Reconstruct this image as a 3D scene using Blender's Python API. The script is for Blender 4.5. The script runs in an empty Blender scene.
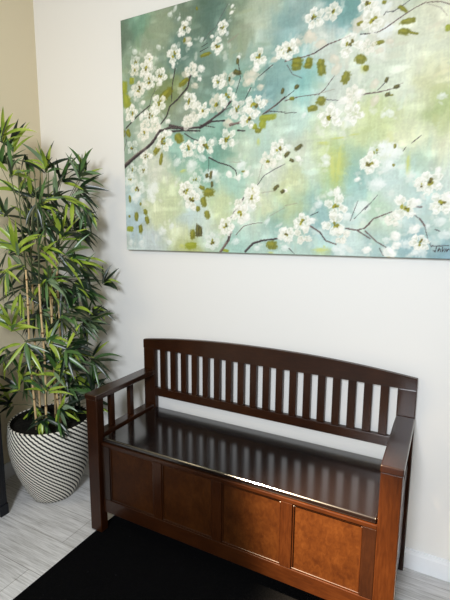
import bpy, bmesh, math, random
import numpy as np
from mathutils import Vector, Matrix

scene = bpy.context.scene
C = scene.collection

# ------------------------------------------------------------------ camera, light, exposure
yaw, pitch, roll = 0.4822, 0.1537, 0.0064
fw = Vector((-math.sin(yaw)*math.cos(pitch), math.cos(yaw)*math.cos(pitch), -math.sin(pitch)))
rt = Vector((math.cos(yaw), math.sin(yaw), 0)); up = rt.cross(fw)
rt2 = rt*math.cos(roll)+up*math.sin(roll); up2 = up*math.cos(roll)-rt*math.sin(roll)
cd = bpy.data.cameras.new('camera'); cam = bpy.data.objects.new('camera', cd); C.objects.link(cam)
cam.matrix_world = Matrix(((rt2.x, up2.x, -fw.x, 1.4391), (rt2.y, up2.y, -fw.y, -1.8375), (rt2.z, up2.z, -fw.z, 1.419), (0, 0, 0, 1)))
cd.sensor_fit = 'VERTICAL'; cd.sensor_height = 36; cd.lens = 427.66/600*36; cd.clip_start = .05
scene.camera = cam

world = bpy.data.worlds.new('room_daylight'); scene.world = world; world.use_nodes = True
bgn = world.node_tree.nodes['Background']
bgn.inputs[0].default_value = (1.0, .86, .66, 1); bgn.inputs[1].default_value = .20

def lamp(name, kind, loc, target, energy, color, **kw):
    d = bpy.data.lights.new(name, kind); d.energy = energy; d.color = color
    for k, v in kw.items(): setattr(d, k, v)
    o = bpy.data.objects.new(name, d); C.objects.link(o); o.location = loc
    o.rotation_euler = (Vector(target)-Vector(loc)).to_track_quat('-Z', 'Y').to_euler()
    return o
# the window behind the photographer, the warm ceiling lamp over the plant, the warm ceiling downlight on the bench's right front, set left so its spill misses the visible wall
lamp('window_daylight', 'AREA', (1.30, -3.0, 2.0), (1.0, 0, .7), 82, (.87, .93, 1.0), shape='RECTANGLE', size=.5, size_y=.6)
lamp('ceiling_lamp', 'AREA', (-.55, -1.5, 2.3), (-.2, 0, 1.2), 4.2, (1.0, .80, .50), shape='DISK', size=.3)
lamp('ceiling_downlight', 'SPOT', (-.12, -1.9, 2.75), (1.24, -.46, .22), 7000, (1.0, .79, .53), spot_size=math.radians(16), spot_blend=1.0, shadow_soft_size=.05)

vs = scene.view_settings
scene.display_settings.display_device = 'sRGB'
vs.view_transform = 'Standard'; vs.look = 'None'; vs.exposure = 0.0; vs.gamma = 1.0; vs.use_curve_mapping = False

# ------------------------------------------------------------------ materials
def s2l(c):
    c = np.asarray(c, float)/255.0
    return np.where(c <= .04045, c/12.92, ((c+.055)/1.055)**2.4)
class NT:
    def __init__(s, name):
        s.m = bpy.data.materials.new(name); s.m.use_nodes = True; s.t = s.m.node_tree
        s.b = s.t.nodes['Principled BSDF']
    def n(s, kind, **kw):
        x = s.t.nodes.new(kind)
        for k, v in kw.items():
            if k[0] == '_': setattr(x, k[1:], v)
            else: x.inputs[k.replace('__', ' ')].default_value = v
        return x
    def l(s, a, b): s.t.links.new(a, b)
    def ramp(s, fac, stops):
        r = s.t.nodes.new('ShaderNodeValToRGB'); e = r.color_ramp.elements
        while len(e) < len(stops): e.new(.5)
        for el, (p, c) in zip(e, stops): el.position = p; el.color = (*c, 1)
        s.l(fac, r.inputs[0]); return r.outputs[0]
    def coords(s, scale=(1, 1, 1), which='Object'):
        tc = s.n('ShaderNodeTexCoord'); mp = s.n('ShaderNodeMapping'); mp.inputs['Scale'].default_value = scale
        s.l(tc.outputs[which], mp.inputs[0]); return mp.outputs[0]
    def noise(s, vec, scale, detail=4, rough=.55, dist=0):
        x = s.n('ShaderNodeTexNoise', Scale=scale, Detail=detail, Roughness=rough, Distortion=dist); s.l(vec, x.inputs['Vector']); return x.outputs['Fac']
    def bump(s, h, strength, dist=.002):
        b = s.n('ShaderNodeBump', Strength=strength, Distance=dist); s.l(h, b.inputs['Height']); s.l(b.outputs[0], s.b.inputs['Normal'])
def plain(name, col, rough=.5, spec=.5, noise=None, bump=0, var=.12):
    t = NT(name); t.b.inputs['Roughness'].default_value = rough; t.b.inputs['Specular IOR Level'].default_value = spec
    f = t.noise(t.coords(), noise or 30)
    a = tuple(c*(1-var) for c in col); b = tuple(min(1, c*(1+var)) for c in col)
    t.l(t.ramp(f, [(.3, a), (.7, b)]), t.b.inputs['Base Color'])
    if bump: t.bump(f, bump)
    return t.m
def wood(name, stretch, dark, mid, light, rough, spec=.5, coat=.0, blotch=6):
    t = NT(name)
    g = t.noise(t.coords(stretch), 14, 6, .62, .6)
    bl = t.noise(t.coords((1, 1, 1)), blotch, 3, .5)
    mx = t.n('ShaderNodeMath', _operation='MULTIPLY_ADD'); mx.inputs[1].default_value = .55
    t.l(g, mx.inputs[0]); ml = t.n('ShaderNodeMath', _operation='MULTIPLY'); ml.inputs[1].default_value = .45
    t.l(bl, ml.inputs[0]); t.l(ml.outputs[0], mx.inputs[2])
    t.l(t.ramp(mx.outputs[0], [(.34, dark), (.5, mid), (.66, light)]), t.b.inputs['Base Color'])
    t.b.inputs['Roughness'].default_value = rough; t.b.inputs['Specular IOR Level'].default_value = spec
    t.b.inputs['Coat Weight'].default_value = coat; t.b.inputs['Coat Roughness'].default_value = .12
    t.bump(g, .12, .0008)
    return t.m
WD, WM, WL = (.0150, .0040, .0010), (.0245, .0065, .0015), (.0370, .0107, .0025)
wood_x = wood('espresso_wood_lengthwise', (1.2, 12, 12), WD, WM, WL, .32, .3, .25)
wood_y = wood('espresso_wood_crosswise', (12, 1.2, 12), WD, WM, WL, .28, .5, .5)
wood_z = wood('espresso_wood_upright', (12, 12, 1.2), WD, WM, WL, .34, .25, .15)
wood_lid = wood('dark_espresso_lid', (1.2, 10, 10), (.0045, .0026, .0022), (.006, .0034, .0029), (.008, .0045, .0038), .17, .75, .9)
wood_panel = wood('espresso_panel_veneer', (5, 5, 3), (.0205, .0053, .0010), (.033, .0094, .0017), (.048, .0150, .0030), .45, .15, .0, blotch=11)
wood_dark = wood('darker_end_stile', (12, 12, 1.2), (.009, .0028, .001), (.013, .004, .0014), (.019, .006, .002), .34, .4, .2)  # darker tone for the two end stiles of the front

def wall_mat(name, col):
    t = NT(name); f = t.noise(t.coords((1, 1, 1)), 160, 3)
    t.b.inputs['Base Color'].default_value = (*col, 1); t.b.inputs['Roughness'].default_value = .6
    t.b.inputs['Specular IOR Level'].default_value = .25
    t.bump(f, .06, .001); return t.m
m_wall = wall_mat('white_wall_paint', (.80, .79, .765))
m_wall_side = wall_mat('warm_lit_wall_paint', (.74, .65, .46))  # same paint as the back wall, with the warm light put into its colour
m_ceil = wall_mat('ceiling_paint', (.6, .59, .56))
m_trim = plain('white_trim_paint', (.84, .86, .885), .35, .4, var=.01)

def floor_mat():
    t = NT('grey_plank_flooring')
    tc = t.coords((1, 1, 1))
    br = t.n('ShaderNodeTexBrick', Scale=1.0); br.offset = .37
    br.inputs['Brick Width'].default_value = 1.22; br.inputs['Row Height'].default_value = .18
    br.inputs['Mortar Size'].default_value = .0016; br.inputs['Mortar Smooth'].default_value = .3
    br.inputs['Color1'].default_value = (.86, .86, .86, 1); br.inputs['Color2'].default_value = (1.0, 1, 1, 1); br.inputs['Mortar'].default_value = (.45, .43, .41, 1)
    mp = t.n('ShaderNodeMapping'); mp.inputs['Location'].default_value = (.05, .062, 0); t.l(tc, mp.inputs[0]); t.l(mp.outputs[0], br.inputs['Vector'])
    g = t.noise(t.coords((1.3, 34, 1)), 5, 8, .72, .12)
    g2 = t.noise(t.coords((.8, 7, 1)), 4, 4, .6)
    ad = t.n('ShaderNodeMath', _operation='MULTIPLY_ADD'); ad.inputs[1].default_value = .65
    t.l(g, ad.inputs[0]); m2 = t.n('ShaderNodeMath', _operation='MULTIPLY'); m2.inputs[1].default_value = .35; t.l(g2, m2.inputs[0]); t.l(m2.outputs[0], ad.inputs[2])
    col = t.ramp(ad.outputs[0], [(.36, (.36, .345, .33)), (.47, (.61, .60, .59)), (.58, (.80, .79, .785))])
    mx = t.n('ShaderNodeMix', _data_type='RGBA', _blend_type='MULTIPLY'); mx.inputs['Factor'].default_value = 1
    t.l(col, mx.inputs['A']); t.l(br.outputs['Color'], mx.inputs['B']); t.l(mx.outputs['Result'], t.b.inputs['Base Color'])
    t.b.inputs['Roughness'].default_value = .42; t.b.inputs['Specular IOR Level'].default_value = .35
    t.bump(ad.outputs[0], .15, .001); return t.m
def rug_mat():
    t = NT('black_rug_pile'); v = t.coords()
    f = t.noise(v, 260, 5, .7); f2 = t.noise(v, 95, 1, .5)
    base = t.ramp(f, [(.35, (.0012, .0012, .0014)), (.75, (.0060, .0060, .0066))])
    lint = t.ramp(f2, [(.80, (0, 0, 0)), (.86, (.05, .05, .055))])
    mx = t.n('ShaderNodeMix', _data_type='RGBA', _blend_type='ADD'); mx.inputs['Factor'].default_value = 1
    t.l(base, mx.inputs['A']); t.l(lint, mx.inputs['B']); t.l(mx.outputs['Result'], t.b.inputs['Base Color'])
    t.b.inputs['Roughness'].default_value = 1; t.b.inputs['Specular IOR Level'].default_value = .05
    t.bump(f, .8, .004); return t.m
def pot_mat():
    t = NT('black_and_white_woven_stripes'); tc = t.n('ShaderNodeTexCoord'); sp = t.n('ShaderNodeSeparateXYZ'); t.l(tc.outputs['Object'], sp.inputs[0])
    def M(op, a, b=None, c=None):
        x = t.n('ShaderNodeMath', _operation=op)
        for i, q in enumerate((a, b, c)):
            if q is None: continue
            if isinstance(q, (int, float)): x.inputs[i].default_value = q
            else: t.l(q, x.inputs[i])
        return x.outputs[0]
    th = M('ARCTAN2', sp.outputs['Y'], sp.outputs['X'])
    ph = M('ADD', M('MULTIPLY', sp.outputs['Z'], 2*math.pi/.0240), M('MULTIPLY', th, 44.0))
    across = M('MULTIPLY', th, 96.0)
    wob = M('MULTIPLY', M('SINE', M('ADD', across, M('MULTIPLY', sp.outputs['Z'], 120.0))), .28)
    s = M('ADD', M('SINE', ph), wob)
    col = t.ramp(M('MULTIPLY_ADD', s, .5, .5), [(.36, (.012, .011, .011)), (.50, (.80, .77, .68))])
    t.l(col, t.b.inputs['Base Color']); t.b.inputs['Roughness'].default_value = .7
    t.bump(M('MULTIPLY_ADD', s, .5, .5), .6, .003); return t.m
def leaf_mat(name, a, b):
    t = NT(name); f = t.noise(t.coords(), 14, 2)
    t.l(t.ramp(f, [(.35, a), (.65, b)]), t.b.inputs['Base Color'])
    t.b.inputs['Roughness'].default_value = .32; t.b.inputs['Specular IOR Level'].default_value = .55
    return t.m
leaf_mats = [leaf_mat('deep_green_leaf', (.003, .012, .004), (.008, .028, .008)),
             leaf_mat('mid_green_leaf', (.035, .095, .022), (.07, .16, .035)),
             leaf_mat('lime_green_leaf', (.20, .30, .025), (.33, .43, .05)),
             leaf_mat('grey_green_leaf', (.09, .15, .075), (.17, .25, .13))]
m_cane = plain('tan_cane', (.60, .43, .22), .45, .4, 40, var=.2)
m_node = plain('brown_cane_joint', (.16, .085, .035), .6, .3)
m_twig = plain('green_twig', (.09, .11, .05), .6, .3)
m_soil = plain('dark_potting_moss', (.012, .011, .009), .95, .1, 120, .9, .6)
m_navy = plain('navy_black_cabinet_paint', (.0035, .0045, .0075), .4, .35, var=.1)
m_metal = plain('dull_metal', (.25, .24, .22), .35)
m_seam = plain('dark_gap', (.004, .003, .003), .9, .1)

# ------------------------------------------------------------------ mesh helpers
def bx(bm, x0, x1, y0, y1, z0, z1, bev=0.0, seg=2, mat=0):
    vs_ = [bm.verts.new(p) for p in ((x0, y0, z0), (x1, y0, z0), (x1, y1, z0), (x0, y1, z0), (x0, y0, z1), (x1, y0, z1), (x1, y1, z1), (x0, y1, z1))]
    fs = [bm.faces.new([vs_[i] for i in q]) for q in ((0, 3, 2, 1), (4, 5, 6, 7), (0, 1, 5, 4), (1, 2, 6, 5), (2, 3, 7, 6), (3, 0, 4, 7))]
    for f in fs: f.material_index = mat
    if bev:
        es = list({e for f in fs for e in f.edges})
        bmesh.ops.bevel(bm, geom=es, offset=bev, segments=seg, affect='EDGES', profile=.5)
def obj(name, bm, mats, parent=None, smooth=False, loc=None):
    me = bpy.data.meshes.new(name); bmesh.ops.recalc_face_normals(bm, faces=bm.faces[:]); bm.to_mesh(me); bm.free()
    for m in (mats if isinstance(mats, (list, tuple)) else [mats]): me.materials.append(m)
    if smooth: me.shade_smooth()
    o = bpy.data.objects.new(name, me); C.objects.link(o)
    if parent: o.parent = parent
    if loc: o.location = loc
    return o
def box(name, dims, mat, parent=None, bev=.003, seg=2):
    bm = bmesh.new(); bx(bm, *dims, bev=bev, seg=seg); return obj(name, bm, mat, parent)
def thing(name, label, cat, loc=(0, 0, 0), group=None):
    o = bpy.data.objects.new(name, None); C.objects.link(o); o.location = loc; o.empty_display_size = .1
    o['label'] = label; o['category'] = cat
    if group: o['group'] = group
    return o
def tag(o, label, cat): o['label'] = label; o['category'] = cat; return o
def struct(name, dims, mat, bev=0, label=None, cat=None):
    o = box(name, dims, mat, None, bev); o['kind'] = 'structure'
    if label: o['label'] = label; o['category'] = cat
    return o
def tube(bm, pts, rads, sides=8, mat=0):
    prev = None
    for i, p in enumerate(pts):
        p = Vector(p); d = (Vector(pts[min(i+1, len(pts)-1)])-Vector(pts[max(i-1, 0)])).normalized()
        a = d.orthogonal().normalized() if i == 0 else (a-d*a.dot(d)).normalized()
        b = d.cross(a)
        ring = [bm.verts.new(p+(a*math.cos(t)+b*math.sin(t))*rads[i]) for t in [2*math.pi*k/sides for k in range(sides)]]
        if prev:
            for k in range(sides):
                f = bm.faces.new((prev[k], prev[(k+1) % sides], ring[(k+1) % sides], ring[k])); f.material_index = mat; f.smooth = True
        else: bm.faces.new(ring[::-1]).material_index = mat
        prev = ring
    bm.faces.new(prev).material_index = mat

# ------------------------------------------------------------------ the setting
XC = -.7605
struct('floor', (XC-.12, 4.0, -4.2, .12, -.06, 0), floor_mat(), 0, 'pale grey wood-grain plank floor', 'floor')
struct('wall_back', (XC-.12, 4.0, 0, .12, 0, 2.9), m_wall, 0, 'white wall behind the bench', 'wall')
struct('wall_left', (XC-.12, XC, -4.2, 0, 0, 2.9), m_wall_side, 0, 'wall behind the plant, left of the corner, warm light put into its tan colour', 'wall')
struct('ceiling', (XC-.12, 4.0, -4.2, .12, 2.9, 3.0), m_ceil, 0)
def baseboard(name, axis):
    bm = bmesh.new()
    prof = [(0, 0), (.013, 0), (.013, .070), (.010, .078), (.0085, .0886), (0, .0886)]
    ends = []
    for e in ((XC, 4.0) if axis == 'x' else (-4.2, -.013)):
        ends.append([bm.verts.new((e, -d, z) if axis == 'x' else (XC+d, e, z)) for d, z in prof])
    n = len(prof)
    for k in range(n): bm.faces.new((ends[0][k], ends[0][(k+1) % n], ends[1][(k+1) % n], ends[1][k]))
    bm.faces.new(ends[0]); bm.faces.new(ends[1][::-1])
    o = obj(name, bm, m_trim); o['kind'] = 'structure'; return o
baseboard('baseboard_back', 'x'); baseboard('baseboard_left', 'y')

# ------------------------------------------------------------------ black rug
bm = bmesh.new(); bx(bm, .03, 2.05, -1.75, -.335, 0, .005, .002, 1)
tag(obj('rug', bm, rug_mat()), 'large black low-pile rug lying under the front of the bench', 'rug')

# ------------------------------------------------------------------ storage bench
W, YB, YF, HA, HB, HS, WP = 1.3635, -.040, -.4754, .690, .852, .4814, .0712
bench = thing('storage_bench', 'dark espresso wooden storage bench with slatted back against the white wall', 'bench', (W/2, -.25, 0))
def P(name, dims, mat, bev=.003, seg=2, parent=bench):
    x0, x1, y0, y1, z0, z1 = dims
    return box(name, (x0-W/2, x1-W/2, y0+.25, y1+.25, z0, z1), mat, parent, bev, seg)
ARM_T = .026; YBK = -.0145
for sx in (0, 1):
    def X(a, b): return (a, b) if sx == 0 else (W-b, W-a)
    P('leg', (*X(.002, WP-.002), YF+.004, YF+.048, .005, HA-ARM_T), wood_z)                # front leg
    P('leg', (*X(0, WP), YB, YBK, 0, .8045), wood_z)                                      # back post
    P('armrest', (*X(-.001, WP), YF, YB-.0006, HA-ARM_T, HA), wood_y, .0045, 3)
    P('side_rail', (*X(.012, WP-.006), YF+.049, YB-.001, HS-.05, HS+.012), wood_y)
    P('side_panel', (*X(.014, .030), YF+.049, YB-.001, .105, HS-.051), wood_z, .002)
    for yc in (-.345, -.2045):
        P('arm_spindle', (*X(.025, .047), yc-.012, yc+.016, HS+.0125, HA-ARM_T-.0005), wood_z, .002)
x0, x1 = WP, W-WP
# curved crest rail
bm = bmesh.new(); n = 40
rows = []
for i in range(n+1):
    x = W*i/n; t = 2*i/n-1
    zt = HB+.041*(1-abs(t)**2.2)
    rows.append([bm.verts.new((x-W/2, y+.25, z)) for y, z in ((YB-.001, .8055), (YB-.001, zt-.004), (YB+.003, zt), (YBK-.003, zt), (YBK, zt-.004), (YBK, .8055))])
for a, b in zip(rows, rows[1:]):
    for k in range(6): bm.faces.new((a[k], b[k], b[(k+1) % 6], a[(k+1) % 6]))
bm.faces.new(rows[0]); bm.faces.new(rows[-1][::-1])
obj('crest_rail', bm, wood_x, bench)
P('back_rail', (x0+.0005, x1-.0005, YB+.001, YBK, .5445, .5895), wood_x)
g = (x1-x0)/37
for k in range(18):
    a = x0+g*(1+2*k)
    P('back_slat', (a-.0005, a+g+.0005, YB+.005, YBK-.004, .590, .805), wood_z, .002)
P('back_panel', (x0, x1, YB+.004, YBK, .105, .452), wood_x)
lid = P('seat_lid', (x0+.003, x1-.003, YF+.026, YB+.006, HS-.021, HS), wood_lid, .006, 3)
# framed front with four recessed panels
yfr = YF+.022; yfb = yfr+.020
P('front_rail', (x0, x1, yfr, yfb, .443, HS-.0225), wood_x, .002)
P('front_rail', (x0, x1, yfr, yfb, .108, .176), wood_x, .002)
sw = .045; pw = (x1-x0-5*sw)/4
for k in range(5):
    a = x0+k*(sw+pw)
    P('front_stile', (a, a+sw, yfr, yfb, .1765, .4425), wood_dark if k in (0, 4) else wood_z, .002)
for k in range(4):
    a = x0+sw+k*(sw+pw)
    P('front_panel', (a+.0006, a+pw-.0006, yfr+.0085, yfb+.006, .1768, .4422), wood_panel, .0015)
    bm = bmesh.new()                                                                       # small moulding round each panel
    b0, b1, c0, c1 = a+.0006-W/2, a+pw-.0006-W/2, .1768, .4422
    for q in ((b0, b1, c0, c0+.006), (b0, b1, c1-.006, c1), (b0, b0+.006, c0+.006, c1-.006), (b1-.006, b1, c0+.006, c1-.006)):
        bx(bm, q[0], q[1], yfr+.004+.25, yfr+.0083+.25, q[2], q[3], .0012, 1)
    obj('panel_moulding', bm, wood_z, bench)
P('bottom_board', (x0, x1, yfb+.007, YB+.003, .112, .124), wood_x, .001)

# ------------------------------------------------------------------ navy cabinet at the left edge
cab = thing('storage_cabinet', 'navy-black cabinet at the left edge, beside the striped planter', 'cabinet', (-.60, -1.02, 0))
def K(name, d, mat=m_navy, bev=.003, par=cab): return box(name, (d[0]+.60, d[1]+.60, d[2]+1.02, d[3]+1.02, d[4], d[5]), mat, par, bev)
kx0, kx1, ky0, ky1 = -.744, -.458, -1.45, -.578
K('body', (kx0, kx1-.004, ky0+.004, ky1-.004, .06, .775))
K('cabinet_top', (kx0, kx1+.002, ky0, ky1+.002, .7755, .797))
for xx in (kx0, kx1-.045):
    for yy in (ky0, ky1-.045): K('foot', (xx, xx+.045, yy, yy+.045, 0, .0595))
for a, b in ((ky0+.03, -1.02), (-1.012, ky1-.03)):
    d = K('door', (kx1-.0038, kx1+.004, a, b, .10, .755))
    yk = b-.03 if b < -1 else a+.03
    K('door_knob', (kx1+.0045, kx1+.02, yk-.008, yk+.008, .44, .456), m_metal, .004, d)

# ------------------------------------------------------------------ striped planter
PX, PY = -.405, -.34
pot = thing('planter', 'round black and white diagonally striped woven planter holding the bamboo plant', 'planter', (PX, PY, 0))
prof = [(0, 0), (.10, 0), (.112, .004), (.130, .035), (.155, .09), (.180, .155), (.199, .22), (.211, .28), (.2155, .33), (.213, .385), (.2075, .425), (.205, .432), (.199, .433), (.196, .430)]
bm = bmesh.new(); N = 72; rings = []
for r, z in prof[1:]:
    rings.append([bm.verts.new((r*math.cos(2*math.pi*k/N), r*math.sin(2*math.pi*k/N), z)) for k in range(N)])
for a, b in zip(rings, rings[1:]):
    for k in range(N): bm.faces.new((a[k], a[(k+1) % N], b[(k+1) % N], b[k])).smooth = True
bm.faces.new(rings[0][::-1])
obj('pot', bm, pot_mat(), pot)
bm = bmesh.new(); pr = None
for r, z in ((.1955, .4295), (.1945, .42), (.193, .38), (.190, .35)):
    ring = [bm.verts.new((r*math.cos(2*math.pi*k/N), r*math.sin(2*math.pi*k/N), z)) for k in range(N)]
    if pr:
        for k in range(N): bm.faces.new((pr[k], pr[(k+1) % N], ring[(k+1) % N], ring[k])).smooth = True
    pr = ring
obj('inner_liner', bm, m_soil, pot)
random.seed(4)
bm = bmesh.new(); c0 = bm.verts.new((0, 0, .412)); prev = None
for r in (.05, .10, .15, .188, .1925):
    ring = [bm.verts.new((r*math.cos(2*math.pi*k/40), r*math.sin(2*math.pi*k/40), .408-(.01 if r > .19 else 0)+random.uniform(-.006, .006)*(r < .19))) for k in range(40)]
    for k in range(40):
        if prev: bm.faces.new((prev[k], prev[(k+1) % 40], ring[(k+1) % 40], ring[k]))
        else: bm.faces.new((c0, ring[k], ring[(k+1) % 40]))
    prev = ring
obj('soil', bm, m_soil, pot, True)
BLOSSOMS=[
(.378,1.02,.0305,'w',2),(.352,.997,.0145,'p',0),(.393,.965,.0241,'b',0),(.404,.947,.0177,'p',0),(.32,.918,.0385,'w',3),(.404,1.055,.0151,'p',0),(.328,1.115,.0145,'f',0),
(.298,1.095,.0145,'f',0),(.348,1.067,.012,'f',0),(.23,.967,.0161,'f',0),(.17,.918,.0289,'w',2),(.089,.923,.0287,'f',2),(.085,.971,.0187,'f',0),(.575,.982,.0273,'w',2),
(.623,1.059,.0106,'p',0),(.619,1.035,.0113,'p',0),(.549,.913,.0348,'w',4),(.599,.954,.0113,'f',0),(.523,.957,.0113,'p',0),(.754,.835,.0378,'w',3),(.859,.837,.0312,'w',2),
(.823,.812,.0181,'b',0),(.657,.849,.0106,'p',0),(.469,.955,.0144,'f',0),(.972,.868,.0319,'b',0),(.917,.857,.0255,'b',0),(1.019,.835,.0238,'b',0),(.991,.933,.0383,'w',2),
(1.059,.944,.034,'c',2),(.885,.836,.039,'w',2),(1.166,.878,.0383,'b',0),(1.191,.942,.0344,'w',2),(1.135,.811,.0439,'w',2),(1.18,.829,.0198,'f',0),(1.075,.77,.0241,'b',0),
(1.213,.882,.0436,'w',2),(1.258,.914,.0264,'f',0),(1.244,.771,.0165,'b',0),(1.279,.797,.0145,'b',0),(1.263,.833,.0317,'f',0),(1.276,.843,.0198,'f',0),(1.201,.792,.0264,'c',0),
(1.224,.938,.0264,'f',0),(.082,.885,.0305,'c',2),(.152,.883,.0382,'w',2),(.239,.839,.0357,'w',2),(.17,.821,.0391,'w',2),(.106,.794,.0377,'c',4),(.23,.802,.017,'p',0),
(.057,.688,.0377,'w',2),(.228,.712,.0391,'w',3),(.176,.665,.0404,'w',2),(.131,.729,.0153,'p',0),(.119,.663,.0204,'p',0),(.139,.62,.0287,'c',0),(.203,.614,.0377,'c',0),
(.313,.87,.0136,'p',0),(.382,.821,.0225,'b',0),(.413,.833,.034,'c',0),(.433,.764,.0193,'b',0),(.402,.702,.0401,'w',2),(.443,.651,.0385,'c',0),(.396,.61,.0357,'c',0),
(.277,.625,.017,'p',0),(.061,.782,.0269,'f',0),(.716,.762,.0378,'b',0),(.742,.789,.0196,'p',0),(.761,.711,.0196,'b',0),(.698,.738,.0227,'b',0),(.558,.764,.0305,'w',2),
(.605,.765,.0332,'b',2),(.548,.671,.0401,'b',3),(.601,.694,.0401,'w',3),(.649,.635,.0401,'g',2),(.736,.64,.0453,'w',5),(.708,.588,.0401,'w',3),(.474,.649,.0337,'w',3),
(.467,.833,.0225,'p',0),(.784,.649,.0151,'b',0),(.607,.579,.0273,'b',0),(.459,.789,.0128,'p',0),(1.155,.626,.0368,'c',0),(1.119,.611,.0212,'p',0),(1.176,.63,.0184,'p',0),
(1.068,.555,.0439,'w',2),(1.162,.554,.0397,'w',0),(1.084,.731,.0255,'b',0),(1.138,.53,.0354,'f',0),(.959,.575,.0136,'f',0),(1.294,.543,.0198,'f',0),(1.468,.581,.0172,'f',0),
(1.233,.656,.0213,'b',0),(1.237,.595,.0213,'b',0),(1.271,.539,.0142,'f',0),(.132,.581,.0341,'c',2),(.058,.519,.0378,'f',2),(.253,.536,.0459,'w',4),(.389,.487,.0413,'w',4),
(.141,.471,.0359,'w',2),(.121,.406,.0321,'f',3),(.048,.412,.0321,'f',2),(.034,.361,.0302,'f',2),(.082,.316,.0434,'f',2),(.38,.295,.0413,'w',3),(.431,.344,.0305,'f',2),
(.179,.312,.0425,'f',0),(.415,.407,.0359,'f',0),(.287,.571,.0179,'p',0),(.447,.5,.0255,'w',0),(.329,.431,.0269,'f',0),(.603,.513,.0408,'w',4),(.491,.492,.0442,'w',5),
(.854,.449,.0385,'w',3),(.808,.404,.0385,'c',2),(.676,.391,.0289,'f',0),(.614,.357,.0204,'p',0),(.7,.355,.0209,'p',0),(.662,.342,.017,'p',0),(.733,.276,.0353,'w',4),
(.509,.359,.0431,'f',0),(.473,.438,.0238,'f',0),(.94,.403,.0166,'p',0),(.893,.454,.0166,'f',0),(1.057,.396,.0227,'f',0),(1.058,.373,.0196,'f',0),(1.186,.305,.0136,'p',0),
(1.226,.362,.0312,'w',3),(1.109,.262,.0212,'p',0),(1.082,.255,.0151,'f',0),(.885,.275,.0128,'p',0),(1.304,.392,.0496,'f',0),(1.255,.403,.0319,'f',2),(1.232,.367,.0368,'w',3),
(1.285,.421,.0283,'f',0),(1.299,.35,.0283,'f',0),(1.262,.281,.0354,'f',0),(1.45,.285,.0436,'w',4),(1.421,.271,.0212,'w',2),(1.475,.322,.0159,'p',0),(.414,.25,.0431,'w',4),
(.074,.272,.034,'f',0),(.171,.266,.0321,'f',0),(.291,.124,.0208,'f',0),(.278,.044,.0189,'f',0),(.029,.04,.0198,'f',0),(.098,.041,.0198,'f',0),(.233,.1,.0283,'f',0),
(.674,.178,.0442,'w',3),(.601,.123,.0374,'w',2),(.729,.248,.0401,'w',2),(.721,.207,.0306,'f',0),(.525,.052,.0377,'f',4),(.651,.054,.0224,'f',0),(.663,.225,.0221,'c',0),
(.805,.143,.017,'f',0),(.877,.106,.0187,'p',0),(.873,.076,.0209,'p',0),(.757,.025,.017,'f',0),(.707,.161,.0221,'p',0),(1.104,.202,.0453,'w',3),(1.105,.129,.0434,'w',3),
(.964,.142,.0353,'w',4),(1.007,.146,.0193,'p',0),(.901,.087,.0337,'w',2),(.972,.082,.0369,'c',0),(1.137,.083,.0317,'c',0),(1.132,.029,.0348,'f',0),(1.21,.2,.0378,'f',0),
(1.037,.212,.0193,'f',0),(1.237,.028,.0189,'f',0),(1.148,.163,.0241,'f',0),(.892,.028,.0204,'f',0),(1.329,.15,.0283,'c',0),(1.372,.192,.0467,'w',3),(1.493,.203,.0411,'w',3),
(1.516,.223,.0225,'p',0),(1.409,.11,.0241,'p',0),(1.343,.089,.0213,'p',0),(1.347,.075,.0142,'p',0),(1.349,.048,.0212,'p',0),(1.383,.053,.0255,'f',0),(1.433,.061,.0326,'w',2),
(1.327,.018,.0283,'p',0),(1.432,.025,.0283,'f',0),(1.309,.07,.0151,'f',0),(1.24,.028,.0196,'p',0),(1.495,.138,.0238,'f',0),(1.514,.09,.0255,'f',0),(1.454,.121,.0132,'f',0),
(1.409,.209,.0213,'p',0),]
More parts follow.
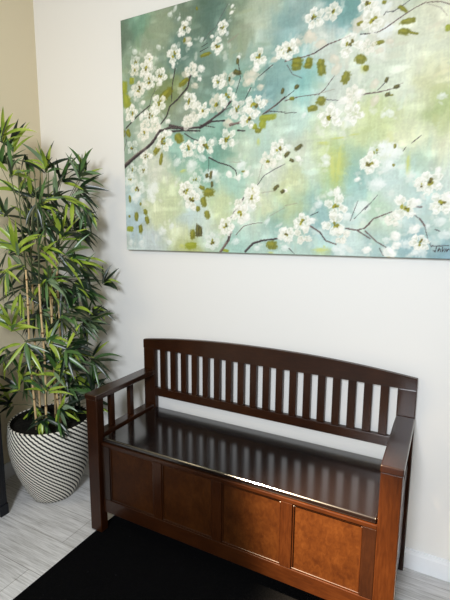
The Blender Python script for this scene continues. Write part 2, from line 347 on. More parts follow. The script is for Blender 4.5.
DABS=[
(.459,.885,.518,.891,.0072,'o'),(.651,.845,.651,.822,.006,'d'),(.378,.976,.376,.961,.0064,'o'),(.442,1.094,.446,1.082,.0045,'o'),(.907,.787,.939,.782,.0166,'o'),
(.973,.789,.974,.765,.0136,'o'),(1.022,.772,1.022,.757,.0142,'o'),(1.162,.758,1.191,.747,.0142,'o'),(1.159,.879,1.18,.882,.0071,'o'),(1.197,.882,1.207,.886,.0079,'o'),
(1.314,.853,1.36,.854,.0092,'o'),(1.311,.827,1.343,.814,.0106,'o'),(1.339,.817,1.375,.804,.004,'o'),(1.303,.911,1.333,.887,.006,'o'),(1.218,.797,1.257,.801,.0066,'o'),
(1.247,.936,1.256,.934,.006,'o'),(1.183,.943,1.2,.946,.0074,'o'),(1.466,.806,1.478,.803,.0098,'L'),(.014,.838,.012,.789,.0187,'L'),(.063,.849,.062,.831,.0144,'L'),
(.024,.774,.034,.723,.0215,'L'),(.24,.728,.299,.767,.0187,'o'),(.346,.777,.395,.799,.011,'o'),(-.035,.704,-.038,.62,.0009,'o'),(.633,.794,.666,.782,.0096,'d'),
(.759,.583,.838,.584,.012,'L'),(.777,.569,.773,.546,.0151,'L'),(.865,.691,.861,.673,.0068,'d'),(.737,.558,.738,.546,.012,'L'),(.907,.771,.936,.763,.0136,'o'),
(.956,.763,.983,.764,.0106,'o'),(1.026,.754,1.028,.722,.0156,'o'),(1.129,.71,1.117,.679,.0149,'o'),(1.185,.728,1.197,.702,.0119,'l'),(1.016,.623,1.04,.619,.0151,'o'),
(.978,.595,1.009,.599,.0113,'o'),(.918,.684,.93,.693,.0076,'d'),(.899,.649,.912,.644,.0071,'o'),(1.178,.599,1.175,.585,.0057,'l'),(1.123,.528,1.126,.506,.0128,'l'),
(1.273,.656,1.278,.671,.006,'d'),(1.305,.634,1.322,.636,.0066,'d'),(1.274,.607,1.29,.615,.0066,'d'),(1.29,.608,1.304,.606,.0033,'o'),(1.198,.723,1.199,.709,.0099,'o'),
(.194,.481,.224,.51,.0135,'o'),(.24,.48,.229,.424,.009,'o'),(.331,.553,.352,.525,.0197,'o'),(.024,.606,.041,.581,.0126,'o'),(.345,.381,.383,.392,.0085,'l'),
(-.001,.613,-.002,.576,.0094,'o'),(.521,.379,.514,.341,.0068,'d'),(.497,.364,.497,.351,.0081,'d'),(.524,.328,.524,.306,.0068,'d'),(.483,.282,.53,.28,.0179,'o'),
(.457,.309,.483,.299,.0085,'o'),(.833,.281,.854,.296,.0072,'d'),(.868,.267,.881,.275,.0072,'d'),(.742,.536,.765,.532,.0096,'o'),(.756,.505,.757,.469,.0091,'l'),
(.678,.367,.695,.365,.004,'o'),(.926,.44,.953,.455,.0083,'d'),(.881,.416,.899,.432,.008,'d'),(.903,.403,.92,.394,.006,'d'),(1.065,.469,1.141,.472,.0038,'l'),
(1.14,.477,1.191,.479,.0035,'l'),(1.082,.431,1.099,.274,.0196,'l'),(1.119,.457,1.112,.281,.0181,'l'),(1.019,.458,1.066,.454,.0076,'l'),(1.32,.429,1.321,.415,.0042,'o'),
(1.305,.393,1.305,.386,.0042,'l'),(1.32,.356,1.32,.349,.0042,'o'),(1.371,.4,1.373,.311,.0085,'l'),(.072,.192,.071,.158,.0119,'o'),(.128,.206,.132,.189,.0113,'o'),
(.137,.172,.144,.139,.0123,'o'),(.098,.129,.097,.092,.0123,'o'),(.012,.11,.044,.112,.0139,'L'),(.444,.216,.448,.198,.0108,'o'),(.416,.101,.415,.066,.0135,'o'),
(.446,.132,.444,.078,.0117,'d'),(.375,.028,.435,.032,.0153,'L'),(.341,.026,.369,.026,.0113,'l'),(.025,.18,.025,.173,.006,'o'),(.031,.28,.032,.251,.0079,'o'),
(.101,.243,.1,.233,.0057,'o'),(.473,.257,.483,.221,.0144,'o'),(.494,.194,.501,.163,.0135,'o'),(.46,.123,.46,.078,.0099,'d'),(.812,.041,.848,.037,.0177,'o'),
(.812,.005,.84,.006,.0068,'l'),(.582,.013,.612,.009,.0063,'L'),(1.016,.016,1.097,.02,.0177,'l'),(1.064,.041,1.068,.032,.006,'l'),(1.082,.166,1.1,.167,.0053,'l'),
(1.469,.197,1.473,.188,.005,'l'),(1.485,.181,1.492,.175,.0046,'l'),(1.317,-.0,1.328,.001,.0038,'o'),]
BRANCHES=[
([(.459,.905),(.504,.917)],.002,'d'),([(.479,.949),(.508,.975),(.542,.992),(.566,1.029),(.603,1.074)],.0016,'g'),([(.604,.919),(.654,.943)],.0032,'t'),
([(.499,.934),(.469,.924)],.0015,'d'),([(.87,.797),(.919,.798),(.958,.8),(.993,.805),(1.05,.829),(1.094,.837),(1.136,.844)],.0026,'b'),([(.993,.806),(1.049,.831)],.0014,'d'),
([(1.172,.842),(1.207,.837)],.0018,'d'),([(1.188,.839),(1.236,.837)],.002,'d'),([(1.236,.837),(1.263,.846),(1.301,.867),(1.356,.893),(1.392,.904),(1.441,.896),(1.472,.88)],.002,'b'),
([(1.253,.892),(1.259,.901),(1.286,.897),(1.317,.911),(1.341,.924)],.0018,'g'),([(1.399,.899),(1.442,.877),(1.466,.845)],.0009,'t'),([(.324,.855),(.307,.791),(.3,.715)],.0028,'d'),
([(.408,.813),(.392,.762),(.333,.716),(.289,.691),(.272,.65),(.214,.595)],.0044,'d'),([(.171,.71),(.183,.748),(.207,.78)],.0021,'g'),([(.018,.619),(.093,.67),(.171,.71)],.0036,'d'),
([(.288,.605),(.374,.583),(.458,.579)],.0051,'d'),([(.656,.818),(.666,.762),(.644,.703)],.0019,'d'),([(.816,.792),(.751,.753)],.0019,'d'),([(.717,.716),(.69,.673)],.0019,'d'),
([(.62,.674),(.578,.635),(.519,.605),(.458,.579)],.0052,'d'),([(.458,.574),(.519,.597),(.588,.594)],.0043,'d'),([(.587,.638),(.644,.654),(.69,.665)],.0016,'g'),
([(.874,.656),(.832,.628),(.777,.6)],.0035,'b'),([(.874,.655),(.833,.626)],.0019,'d'),([(.876,.596),(.807,.608),(.772,.599)],.0019,'d'),([(.617,.572),(.673,.578)],.0056,'b'),
([(.458,.589),(.539,.57)],.002,'d'),([(.874,.641),(.932,.649),(1.019,.648),(1.038,.66),(1.052,.676),(1.077,.707)],.0019,'b'),([(1.023,.651),(1.08,.658)],.0011,'t'),
([(1.047,.623),(1.1,.614)],.0014,'g'),([(.879,.781),(.904,.741),(.945,.72)],.0014,'g'),([(1.187,.622),(1.219,.624)],.0021,'d'),([(.876,.592),(.926,.589)],.0015,'d'),
([(.874,.653),(.915,.677)],.0015,'d'),([(1.2,.624),(1.249,.624),(1.296,.629)],.0021,'b'),([(1.296,.629),(1.334,.645)],.0011,'t'),([(1.245,.631),(1.274,.657)],.0013,'g'),
([(.222,.582),(.287,.594),(.364,.583),(.458,.578)],.0058,'d'),([(-.002,.43),(.075,.476),(.142,.508),(.184,.536),(.231,.585)],.009,'d'),([(.001,.444),(.075,.487),(.142,.517)],.0033,'t'),
([(.012,.612),(.018,.555),(-.006,.492)],.0022,'g'),([(.298,.576),(.374,.573),(.458,.562)],.0043,'d'),([(.374,.558),(.416,.532),(.458,.516)],.0026,'d'),
([(.507,.44),(.504,.376)],.0017,'d'),([(.507,.439),(.559,.413),(.618,.394),(.647,.372),(.652,.351)],.003,'d'),([(.618,.411),(.675,.407)],.0008,'t'),([(.756,.304),(.787,.343),(.839,.368),(.882,.385)],.002,'g'),
([(.756,.312),(.777,.392)],.0012,'t'),([(.775,.269),(.842,.276)],.0013,'t'),([(.655,.545),(.692,.539)],.0032,'d'),([(1.409,.451),(1.378,.427)],.0013,'d'),
([(1.359,.414),(1.35,.401)],.0014,'d'),([(.689,.252),(.673,.221),(.64,.187),(.625,.162)],.0034,'d'),([(.626,.101),(.611,.057),(.571,.004)],.0068,'b'),([(.626,.097),(.606,.053)],.0026,'d'),
([(.651,.084),(.689,.123),(.736,.135),(.782,.139)],.0017,'b'),([(.7,.008),(.738,.046),(.784,.06),(.856,.069)],.0049,'d'),([(.818,.168),(.887,.203)],.0017,'t'),
([(.999,.126),(1.045,.098),(1.071,.063),(1.115,.048)],.0034,'b'),([(1.045,.097),(1.069,.063)],.002,'d'),([(1.151,.114),(1.196,.106),(1.225,.114),(1.246,.133)],.003,'b'),
([(1.196,.106),(1.25,.073)],.003,'b'),([(1.168,.144),(1.194,.222)],.0015,'g'),([(1.183,.152),(1.238,.21)],.0015,'g'),([(.887,.211),(.942,.22)],.002,'t'),
([(1.002,.167),(1.034,.181)],.0015,'d'),([(.91,.028),(.936,.004)],.0016,'d'),([(.964,.066),(1.01,.062)],.0028,'t'),([(1.228,.118),(1.258,.151),(1.324,.177)],.0026,'b'),
([(1.229,.103),(1.274,.062),(1.311,.04)],.0026,'b'),([(1.287,.036),(1.303,.007)],.0019,'g'),([(1.392,.174),(1.426,.149),(1.444,.124),(1.458,.075),(1.473,.044)],.0021,'g'),
([(1.426,.149),(1.444,.124)],.0032,'b'),([(1.224,.188),(1.268,.242)],.0014,'g'),([(1.407,.194),(1.43,.193)],.0028,'b'),([(1.481,.11),(1.497,.103)],.0021,'g'),
([(1.474,.049),(1.501,.049),(1.53,.05)],.0007,'d'),([(1.49,.049),(1.488,.028)],.0007,'d'),([(1.48,.032),(1.488,.026)],.0007,'d'),([(1.499,.041),(1.496,.029),(1.503,.038),(1.505,.028)],.0007,'d'),
([(1.51,.046),(1.511,.028),(1.517,.038),(1.519,.028)],.0007,'d'),([(1.522,.038),(1.526,.029),(1.53,.038),(1.538,.034)],.0007,'d'),]
GROUND_TONES=[
(.027,1.073,85,110,90),(.09,1.083,95,150,120),(.239,1.041,130,150,115),(.407,1.092,95,120,95),(.35,.911,75,115,105),(.486,1.075,70,105,90),(.562,1.018,75,115,105),
(.66,.978,135,150,115),(.753,1.017,165,180,150),(.635,1.043,110,135,105),(.8,.931,170,190,170),(.858,.919,105,155,155),(.928,.98,135,165,160),(.887,.932,100,150,160),
(1.108,.959,85,145,170),(1.016,.833,190,200,190),(1.242,.844,205,205,185),(1.383,.783,205,210,180),(1.457,.866,205,205,170),(.147,.946,130,150,120),(.05,.847,120,150,120),
(.291,.743,110,130,60),(.347,.668,120,140,120),(.485,.803,90,125,110),(.538,.689,95,140,125),(.688,.711,100,155,140),(.797,.687,95,150,160),(.758,.761,120,160,145),
(.863,.745,110,160,160),(.538,.58,110,165,150),(.854,.567,165,190,165),(.936,.753,120,175,175),(.979,.708,110,185,180),(1.063,.658,190,200,190),(.943,.558,175,210,200),
(1.108,.539,195,205,190),(1.187,.512,200,210,130),(1.262,.515,190,205,120),(1.324,.657,200,210,185),(1.425,.659,200,200,130),(1.483,.532,165,185,95),(1.369,.493,195,205,150),
(.038,.511,130,160,140),(.166,.524,170,185,165),(.345,.486,110,165,150),(.225,.4,195,200,180),(.284,.325,190,205,150),(.401,.366,150,190,160),(.485,.43,90,160,140),
(.59,.51,85,145,125),(.667,.46,180,200,170),(.788,.471,160,195,180),(.643,.331,145,195,175),(.814,.343,195,205,185),(.947,.437,180,190,165),(.906,.317,190,200,130),
(1.03,.49,190,205,140),(1.095,.386,180,195,90),(1.1,.288,160,195,110),(1.174,.4,140,185,160),(1.197,.322,120,175,175),(1.014,.352,195,215,195),(1.247,.45,190,205,130),
(1.338,.442,215,215,160),(1.475,.412,215,215,170),(1.431,.345,150,190,155),(1.345,.332,175,205,205),(1.501,.287,195,210,205),(1.35,.258,185,205,195),(-.004,.261,165,195,205),
(.058,.13,150,180,200),(.001,.036,175,195,195),(.154,.053,180,195,200),(.221,.18,195,205,150),(.313,.227,185,200,140),(.341,.08,200,210,170),(.4,.177,170,195,200),
(.37,.022,165,175,80),(.485,.152,190,210,200),(.566,.198,190,205,140),(.769,.216,195,205,150),(.722,.128,185,205,185),(.843,.128,120,175,170),(.672,.06,140,190,180),
(.772,.061,160,195,185),(.91,.191,180,195,120),(.976,.211,140,185,165),(1.021,.168,125,175,185),(1.143,.227,150,190,195),(.915,.041,165,200,190),(1.089,.065,150,190,190),
(1.17,.086,190,215,215),(1.244,.165,165,200,165),(1.304,.106,185,205,170),(1.29,.028,140,180,190),(1.391,.163,170,200,205),(1.458,.199,165,195,195),(1.498,.107,165,195,180),
(1.364,.03,130,175,185),(1.521,.022,100,150,175),(1.435,.035,120,165,180),(1.42,.255,160,195,185),(1.437,.707,205,212,180),(1.175,.751,195,205,185),]
SPRAYS=[
(-.496,-.444,1.854,7,70,60,.5,1.1),(-.604,-.388,1.754,7,60,80,.3,1.1),(-.461,-.324,1.607,7,60,110,.15,1.0),(-.501,-.39,1.818,7,95,60,.4,1.1),(-.464,-.438,1.691,7,60,80,.5,1.0),
(-.532,-.339,1.608,7,80,90,.3,1.0),(-.552,-.417,1.505,7,120,90,.4,1.0),(-.507,-.303,1.794,5,-60,50,.1,.8),(-.4,-.281,1.731,9,90,80,.25,1.05),(-.37,-.209,1.688,7,60,90,.2,1.0),
(-.321,-.296,1.599,7,20,100,.25,1.0),(-.256,-.195,1.704,7,60,70,.25,.95),(-.256,-.16,1.728,6,120,60,.3,.8),(-.284,-.186,1.637,7,-20,80,.2,1.0),(-.226,-.201,1.534,7,-60,60,.35,.9),
(-.275,-.25,1.582,6,-30,90,.15,1.0),(-.36,-.373,1.552,7,-20,120,.2,1.0),(-.512,-.306,1.473,7,60,120,.2,1.0),(-.343,-.353,1.456,7,30,120,.3,1.0),(-.407,-.476,1.326,9,90,75,.85,1.15),
(-.264,-.323,1.393,7,60,90,.35,1.05),(-.306,-.198,1.433,6,10,80,.2,1.0),(-.227,-.337,1.301,9,5,70,.5,1.2),(-.243,-.233,1.271,7,-30,60,.3,1.05),(-.321,-.409,1.335,7,20,90,.7,1.1),
(-.407,-.284,1.236,7,-60,90,.1,1.0),(-.513,-.352,1.236,7,-120,100,.2,1.0),(-.538,-.443,1.221,7,-100,90,.3,1.0),(-.307,-.221,1.152,8,-35,60,.05,1.0),(-.301,-.173,1.115,7,-30,50,.05,.9),
(-.349,-.277,1.123,7,-70,90,.1,1.0),(-.474,-.286,1.143,7,-100,110,.2,1.0),(-.2,-.12,1.159,6,35,80,.35,.72),(-.233,-.16,1.02,6,-40,45,.3,.72),(-.455,-.434,1.124,7,-90,110,.2,1.0),
(-.618,-.406,1.04,7,-60,110,.4,1.0),(-.26,-.208,.95,8,-25,80,.45,.85),(-.267,-.358,.997,7,-60,110,.3,1.0),(-.484,-.325,1.002,7,-80,110,.25,1.0),(-.447,-.497,.953,8,80,90,.6,1.05),
(-.382,-.486,.872,9,-80,110,.35,1.15),(-.293,-.417,.893,8,10,110,.5,1.05),(-.334,-.257,.826,7,-40,90,.3,.9),(-.328,-.21,.776,6,0,70,.2,.8),(-.55,-.472,.821,7,-110,80,.35,1.05),
(-.396,-.448,.758,7,-60,120,.4,.9),(-.286,-.391,.722,7,60,120,.7,.85),(-.549,-.415,.587,7,150,110,.4,.85),(-.436,-.469,.689,6,30,90,.55,.85),(-.315,-.428,.624,6,80,100,.8,.85),
(-.322,-.296,.6,7,20,110,.35,.85),(-.293,-.213,.567,7,70,70,.35,.8),(-.283,-.163,.575,5,80,50,.45,.75),(-.262,-.175,.49,5,-40,50,.3,.7),(-.497,-.365,.478,6,-60,120,.3,.75),
(-.273,-.384,.53,6,-20,120,.6,.75),(-.331,-.256,.448,6,20,120,.25,.75),(-.296,-.441,.494,5,-100,100,.2,.65),(-.316,-.474,.471,4,-70,80,.2,.6),(-.62,-.407,.486,5,170,90,.35,.75),
(-.245,-.426,.461,4,-50,60,.1,.6),]
CANES=[((-0.389,-0.444,0.41),(-0.391,-0.446,1.306)),((-0.328,-0.424,0.404),(-0.32,-0.42,1.278)),((-0.312,-0.359,0.391),(-0.328,-0.367,1.265)),((-0.416,-0.3,0.401),(-0.397,-0.291,1.069)),((-0.365,-0.297,0.41),(-0.352,-0.29,0.987)),((-0.497,-0.332,0.396),(-0.495,-0.33,1.067))]
# ------------------------------------------------------------------ bamboo plant
plant = thing('potted_bamboo', 'tall artificial bamboo plant with tan canes and dense green leaves in the corner', 'plant', (PX, PY, .41))
base = Vector((PX, PY, .41))
rnd = random.Random(11)
cane_lines = []
for a, b in CANES:
    a, b = Vector(a), Vector(b); d = b-a; a = a+d*((.412-a.z)/d.z)
    top = a+d*((1.72-a.z)/d.z); top.y = min(top.y, -.15)
    cane_lines.append((a, top)); bm = bmesh.new()
    ztop = 1.33-rnd.uniform(0, .2); z = a.z; k = 0; pts = []
    def pos(z): return a+(top-a)*((z-a.z)/(top.z-a.z))+Vector((.003*math.sin(z*9+k0), .003*math.cos(z*8+k0), 0))-base
    k0 = rnd.uniform(0, 6)
    nodes = [a.z+.02]
    while nodes[-1] < ztop: nodes.append(nodes[-1]+rnd.uniform(.10, .15))
    tube(bm, [pos(z) for z in np.linspace(a.z, ztop, 24)], [.0062-.0018*t for t in np.linspace(0, 1, 24)], 8, 0)
    for zn in nodes[:-1]: tube(bm, [pos(zn-.004), pos(zn), pos(zn+.004)], [.0062, .0076, .0062], 8, 1)
    tube(bm, [pos(zz_) for zz_ in (ztop, (ztop+top.z)/2, top.z)], [.004, .003, .002], 6, 2)
    obj('cane', bm, [m_cane, m_node, m_twig], plant)
RT = Vector((math.cos(yaw), math.sin(yaw), 0)); TO = Vector((math.sin(yaw), -math.cos(yaw), 0)); UP = Vector((0, 0, 1))
def add_leaf(bm, root, d, length, width, droop, mat, side):
    d = d.normalized(); n = 9; rows = []
    pos_ = Vector(root); cur = d.copy()
    s = cur.cross(side).normalized() if abs(cur.dot(side)) < .97 else cur.orthogonal().normalized()
    for i in range(n+1):
        t = i/n
        w = width*(math.sin(math.pi*min(1, t*1.02)**.72)**.85 if 0 < t < 1 else .02)
        w = max(w, width*.03)
        s2 = (s-cur*s.dot(cur)).normalized(); nn = s2.cross(cur)
        q = pos_.copy()
        if q.y > -.02: q.y = -.02-.004*rnd.random()
        if q.x < XC+.02: q.x = XC+.02
        if q.x < -.44 and q.y < -.555 and q.z < .82: q.y = -.555+.01*rnd.random()
        rows.append([bm.verts.new(q+s2*w/2+nn*w*.16), bm.verts.new(q), bm.verts.new(q-s2*w/2+nn*w*.16)])
        pos_ += cur*length/n
        cur = (cur+Vector((0, 0, -droop/n))).normalized()
    for a, b in zip(rows, rows[1:]):
        for k in range(2):
            f = bm.faces.new((a[k], a[k+1], b[k+1], b[k])); f.material_index = mat; f.smooth = True
def spray(x, y, z, n, ang, spread, tone, ls):
    c = Vector((x, y, z)); bm = bmesh.new()
    # twig from the nearest cane, a little lower down
    best = min(cane_lines, key=lambda l: ((l[0]+(l[1]-l[0])*max(0, min(1, (z-.1-l[0].z)/(l[1].z-l[0].z))))-c).length)
    zz = min(max(z-.10, .47), 1.45)
    a = best[0]+(best[1]-best[0])*((zz-best[0].z)/(best[1].z-best[0].z))
    mid = (a+c)/2+Vector((0, 0, .01)); 
    pts = [a-base, mid-base, c-base]
    tube(bm, pts, [.0022, .0019, .0014], 5, 4)
    n += 3
    for k in range(n):
        q = math.radians(ang+spread*((k+.5)/n*2-1)*.85+rnd.uniform(-10, 10))
        dv = RT*math.cos(q)+UP*math.sin(q)+TO*rnd.uniform(-.45, .75)
        if math.sin(q) < -.2: dv = dv+UP*.12
        L = rnd.uniform(.100, .172)*ls; wdt = rnd.uniform(.0135, .0215)*(.75+.25*ls)
        u = rnd.random()
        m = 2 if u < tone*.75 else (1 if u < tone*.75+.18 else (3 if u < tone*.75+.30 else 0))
        root = c+RT*rnd.uniform(-.012, .012)+UP*rnd.uniform(-.02, .02)
        # leaf blades face roughly the viewer side or the sky, with a random twist
        side = (TO*rnd.uniform(.3, 1)+UP*rnd.uniform(0, .9)+RT*rnd.uniform(-.5, .5)).normalized()
        nb = len(bm.verts)
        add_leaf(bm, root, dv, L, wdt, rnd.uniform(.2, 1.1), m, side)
        bm.verts.ensure_lookup_table()
        for v in bm.verts[nb:]: v.co -= base
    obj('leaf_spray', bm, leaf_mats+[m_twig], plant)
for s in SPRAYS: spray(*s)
# the back of the crown
r2 = random.Random(5)
for i in range(34):
    z = .52+1.05*(i+.5)/34; w_ = .24 if z < 1.4 else .16
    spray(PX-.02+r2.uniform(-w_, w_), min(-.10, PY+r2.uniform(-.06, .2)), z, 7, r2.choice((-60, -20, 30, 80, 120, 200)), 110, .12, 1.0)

# ------------------------------------------------------------------ blossom painting on canvas
PXL, PZB, WCV, HCV = -.1002, 1.3314, 1.66, 1.130
def paint(res=.0029):
    nx, ny = int(WCV/res), int(HCV/res)
    U, V = np.meshgrid((np.arange(nx)+.5)*WCV/nx, (np.arange(ny)+.5)*HCV/ny)
    rs = np.random.RandomState(3)
    def nz(cx, cy, seed):                       # smooth value noise with cells of cx by cy metres
        r = np.random.RandomState(seed); gx, gy = int(WCV/cx)+3, int(HCV/cy)+3; G = r.rand(gy, gx)
        fx, fy = U/cx, V/cy; ix, iy = fx.astype(int), fy.astype(int); tx, ty = fx-ix, fy-iy
        tx, ty = tx*tx*(3-2*tx), ty*ty*(3-2*ty)
        return (G[iy, ix]*(1-tx)+G[iy, ix+1]*tx)*(1-ty)+(G[iy+1, ix]*(1-tx)+G[iy+1, ix+1]*tx)*ty
    wu = U+.05*(nz(.07, .04, 1)-.5)+.02*(nz(.015, .03, 2)-.5); wv = V+.05*(nz(.04, .09, 3)-.5)+.03*(nz(.012, .05, 4)-.5)
    num = np.zeros((ny, nx, 3)); den = np.zeros((ny, nx))
    for u, v, r, g, b in GROUND_TONES:
        d = np.hypot(wu-u, (wv-v)*.85); w = np.exp(-(d/.055)**2)+1e-4/(d*d+.01)
        num += w[..., None]*np.array((r, g, b)); den += w
    col = num/den[..., None]; hgt = np.zeros((ny, nx))
    streak = .7*(nz(.006, .045, 5)-.5)+.5*(nz(.04, .008, 6)-.5)+.9*(nz(.005, .005, 7)-.5)
    col = col*.70+.30*col.mean(-1, keepdims=True)+np.array((9, 9, 3))
    col[..., 2] = np.minimum(col[..., 2], col[..., 1]+8-14*np.clip(V/HCV*1.5-.3, 0, 1))
    col[..., 2] += .15*np.clip(col[..., 1]-col[..., 2], 0, 90)
    col *= (1+.075*streak)[..., None]; hgt += .00025*streak
    patch = nz(.05, .035, 8); col += (np.clip(patch-.62, 0, 1)*70)[..., None]
    def blend(mask, c, h=0.0):
        m = mask[1][..., None]; sl = mask[0]
        col[sl] = col[sl]*(1-m)+np.asarray(c, float)*m
        hgt[sl] += h*mask[1]
    def win(u0, u1, v0, v1):
        i0, i1 = max(0, int(u0/WCV*nx)), min(nx, int(u1/WCV*nx)+1); j0, j1 = max(0, int(v0/HCV*ny)), min(ny, int(v1/HCV*ny)+1)
        return (slice(j0, max(j0, j1)), slice(i0, max(i0, i1)))
    tex = nz(.006, .006, 12); tex2 = nz(.003, .012, 13)
    def ell(cx, cy, rx, ry, ang, alpha, soft=.25, rough=.35, sq=2):
        R = max(rx, ry)*1.3; sl = win(cx-R, cx+R, cy-R, cy+R)
        x, y = U[sl]-cx, V[sl]-cy; ca, sa = math.cos(ang), math.sin(ang)
        d = (np.abs((x*ca+y*sa)/rx)**sq+np.abs((-x*sa+y*ca)/ry)**sq)**(1/sq)+rough*(tex[sl]-.5)
        return (sl, np.clip((1-d)/soft, 0, 1)*alpha*(.78+.4*tex2[sl]).clip(0, 1), d)
    def line(pts, w0, w1, alpha, rough=.5):
        P_ = []
        for (a, b) in zip(pts, pts[1:]):
            k = max(2, int(math.hypot(b[0]-a[0], b[1]-a[1])/.012))
            P_ += [(a[0]+(b[0]-a[0])*i/k, a[1]+(b[1]-a[1])*i/k) for i in range(k)]
        P_.append(pts[-1]); n = len(P_)
        W2 = max(w0, w1)*2+.01
        sl = win(min(p[0] for p in P_)-W2, max(p[0] for p in P_)+W2, min(p[1] for p in P_)-W2, max(p[1] for p in P_)+W2)
        best = np.full(U[sl].shape, 9.0)
        for i, (a, b) in enumerate(zip(P_, P_[1:])):
            w = w0+(w1-w0)*i/n
            dx, dy = b[0]-a[0], b[1]-a[1]; L2 = dx*dx+dy*dy+1e-12
            t = np.clip(((U[sl]-a[0])*dx+(V[sl]-a[1])*dy)/L2, 0, 1)
            best = np.minimum(best, np.hypot(U[sl]-a[0]-t*dx, V[sl]-a[1]-t*dy)/max(w, .0012))
        best += rough*(tex[sl]-.5)
        return (sl, np.clip((1.05-best)/.4, 0, 1)*alpha)
    Rg = random.Random(21)
    for i in range(900):                         # visible brushwork of the ground
        u, v = Rg.uniform(0, WCV), Rg.uniform(0, HCV); j, i2 = min(ny-1, int(v/HCV*ny)), min(nx-1, int(u/WCV*nx))
        c = col[j, i2]+Rg.uniform(-16, 20); c = c+np.array((Rg.uniform(-6, 8), 0, Rg.uniform(-8, 6)))
        vert = Rg.random() < .55; a = (math.pi/2 if vert else 0)+Rg.uniform(-.35, .35)
        blend(ell(u, v, Rg.uniform(.018, .05), Rg.uniform(.008, .018), a, Rg.uniform(.25, .6), .5, .6)[:2], c, Rg.uniform(-.0001, .0003))
    for u, v, r, k, n in BLOSSOMS:               # loose pale strokes around the blossom clusters
        for q in range(3 if v < .55 else 2):
            a = Rg.uniform(0, 6.3); rr = r*Rg.uniform(.8, 1.9)
            blend(ell(u+rr*math.cos(a), v+rr*math.sin(a), r*Rg.uniform(.35, .8), r*Rg.uniform(.25, .45), Rg.uniform(0, 3), Rg.uniform(.25, .55), .5, .6)[:2], (224, 226, 216), .0003)
    tones = {'o': ((110, 110, 26), (156, 154, 54)), 'd': ((70, 66, 30), (120, 115, 50)), 'l': ((184, 190, 84), (200, 205, 120)), 'L': ((140, 148, 38), (165, 172, 62))}
    def dabs(kinds):
        for x0_, y0_, x1_, y1_, w, k in DABS:
            if k not in kinds: continue
            w *= 1.22; cx, cy = (x0_+x1_)/2, (y0_+y1_)/2; L = math.hypot(x1_-x0_, y1_-y0_)/2+w*.55; a = math.atan2(y1_-y0_, x1_-x0_)
            blend(ell(cx, cy, L, w*1.05, a, .45 if k == 'l' else .9, .3 if k != 'l' else .8, .35, 3)[:2], tones[k][0], .0006)
            blend(ell(cx-w*.2, cy+w*.3, L*.7, w*.45, a, .65, .5)[:2], tones[k][1], .0003)
    dabs('lL')
    R = random.Random(8)
    bcol = {'d': ((48, 40, 44), (120, 108, 104)), 'b': ((98, 80, 76), (165, 148, 138)), 'g': ((92, 92, 92), (150, 150, 145)), 't': ((150, 140, 125), (185, 178, 165))}
    fl = [(u, v, r*(1.12 if n else 1.1), k, n) for u, v, r, k, n in BLOSSOMS]
    def blossom(u, v, r, k, n):
        pal = {'w': ((228, 225, 210), (250, 249, 243), .93), 'c': ((228, 223, 208), (243, 239, 228), .85), 'b': ((212, 204, 184), (230, 223, 206), .7), 'f': ((226, 231, 226), (238, 241, 236), .58), 'g': ((214, 214, 204), (236, 234, 226), .85), 'p': ((236, 234, 225), (248, 247, 240), .85)}[k]
        if k == 'p' or (k in 'fb' and n == 0):
            a = R.uniform(-.6, 1.2); m = ell(u, v, r*1.0, r*.72, a, pal[2], .3); blend(m[:2], pal[0], .0007)
            blend(ell(u+r*.15, v+r*.2, r*.6, r*.35, a, pal[2]*.8, .5)[:2], pal[1], .0004)
            if r > .03:
                for q in range(3):
                    a = R.uniform(0, 6.3); blend(ell(u+.5*r*math.cos(a), v+.5*r*math.sin(a), r*.5, r*.34, a, pal[2]*.7, .4)[:2], pal[R.randint(0, 1)], .0004)
            return
        a0 = R.uniform(0, 6.3); np_ = R.choice((5, 5, 4, 6)); grey = np.array((186, 190, 168.))
        for q in range(np_):
            a = a0+2*math.pi*q/np_+R.uniform(-.3, .3); rr = r*R.uniform(.48, .68)
            cx, cy = u+rr*math.cos(a), v+rr*math.sin(a); ta = a+R.uniform(-.5, .5)
            pa, pb = r*R.uniform(.40, .56), r*R.uniform(.34, .50); tone = R.uniform(.0, .45)
            m = ell(cx, cy, pa, pb, ta, pal[2]*R.uniform(.75, 1), .3, .45)
            blend(m[:2], np.array(pal[0])*(1-tone)+grey*tone, .0006)
            rim = np.clip(1-np.abs(m[2]-.74)/.24, 0, 1)*m[1]
            blend((m[0], rim), pal[1], .0008)
            # a loaded stroke of white across the outer half of the petal
            blend(ell(cx+r*.12*math.cos(a), cy+r*.12*math.sin(a)+r*.05, pa*.55, pb*.40, ta+1.4, pal[2]*R.uniform(.5, .95), .5, .6)[:2], pal[1], .0006)
            blend(ell(u+rr*.5*math.cos(a), v+rr*.5*math.sin(a), r*.24, r*.06, a, .45, .6)[:2], (172, 176, 140))
        if n:
            for q in range(n+1):
                a = R.uniform(0, 6.3); rr = r*R.uniform(.04, .30)
                blend(ell(u+rr*math.cos(a), v+rr*math.sin(a), r*.19, r*.13, R.uniform(0, 3), .95, .35)[:2], R.choice(((132, 130, 30), (156, 152, 40), (96, 88, 30))), .0005)
            blend(ell(u+r*.04, v-r*.05, r*.09, r*.07, 0, .85, .4)[:2], (58, 48, 26))
    for f in fl:
        if f[3] in 'fb': blossom(*f)
    def branch(pts, w, k, al=1.0):
        w = max(w, .0016)*(1.35 if w > .009 else 1.1); blend(line(pts, w*1.1, w*.8, .93*al if k in 'dbg' else .6), bcol[k][0], .0005)
        if w > .005:
            off = [(p[0]-w*.25, p[1]+w*.45) for p in pts]; blend(line(off, w*.32, w*.25, .65, .9), bcol[k][1], .0003)
    for b_ in BRANCHES: branch(*b_)
    dabs('o')
    for f in fl:
        if f[3] in 'cg': blossom(*f)
    for f in fl:
        if f[3] in 'wp': blossom(*f)
    for pts, w, k in BRANCHES:
        if w > .0062 and k == 'd': branch(pts, w*.9, k, .85)
    dabs('d')
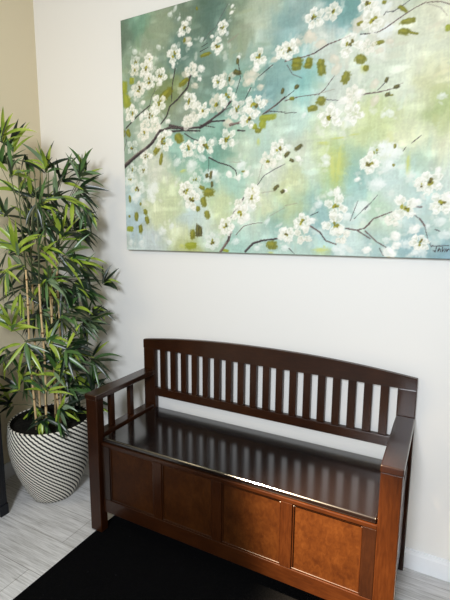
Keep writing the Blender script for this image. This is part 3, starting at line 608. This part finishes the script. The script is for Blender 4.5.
    return nx, ny, np.clip(col, 0, 255), hgt
nx, ny, pcol, phgt = paint()
painting = thing('canvas_painting', 'large unframed canvas painting of white blossom branches on pale green, on the wall', 'painting', (PXL+WCV/2, 0, PZB))
xs = np.linspace(-WCV/2, WCV/2, nx); zs = np.linspace(0, HCV, ny)
GX, GZ = np.meshgrid(xs, zs); GY = -.035-phgt
co = np.stack([GX, GY, GZ], -1).reshape(-1, 3)
idx = np.arange(nx*ny).reshape(ny, nx)
q = np.stack([idx[:-1, :-1], idx[:-1, 1:], idx[1:, 1:], idx[1:, :-1]], -1).reshape(-1, 4)
# wrapped edges and the back of the stretched canvas
loop = np.concatenate([idx[0, :], idx[1:, -1], idx[-1, -2::-1], idx[-2:0:-1, 0]])
back = co[loop].copy(); back[:, 1] = -.002; nb = len(loop); bi = np.arange(nb)+nx*ny
q2 = np.stack([loop, bi, np.roll(bi, -1), np.roll(loop, -1)], -1)
co = np.concatenate([co, back]); q = np.concatenate([q, q2])
me = bpy.data.meshes.new('canvas'); me.vertices.add(len(co)); me.vertices.foreach_set('co', co.ravel())
me.loops.add(q.size); me.loops.foreach_set('vertex_index', q.ravel().astype(np.int32))
me.polygons.add(len(q)); me.polygons.foreach_set('loop_start', np.arange(0, q.size, 4, dtype=np.int32))
me.update(calc_edges=True); me.validate()
lin = s2l(pcol).reshape(-1, 3); lin = np.concatenate([lin, lin[loop]]); rgba = np.ones((len(lin), 4), np.float32); rgba[:, :3] = lin
at = me.color_attributes.new('paint', 'FLOAT_COLOR', 'POINT'); at.data.foreach_set('color', rgba.ravel())
me.polygons.foreach_set('use_smooth', np.ones(len(q), bool))
t = NT('oil_paint_on_canvas'); an = t.n('ShaderNodeAttribute', _attribute_name='paint'); t.l(an.outputs['Color'], t.b.inputs['Base Color'])
t.b.inputs['Roughness'].default_value = .55; t.b.inputs['Specular IOR Level'].default_value = .3
t.bump(t.noise(t.coords((1, 1, 1)), 500, 2), .12, .0006)
me.materials.append(t.m)
cvo = bpy.data.objects.new('canvas', me); C.objects.link(cvo); cvo.parent = painting
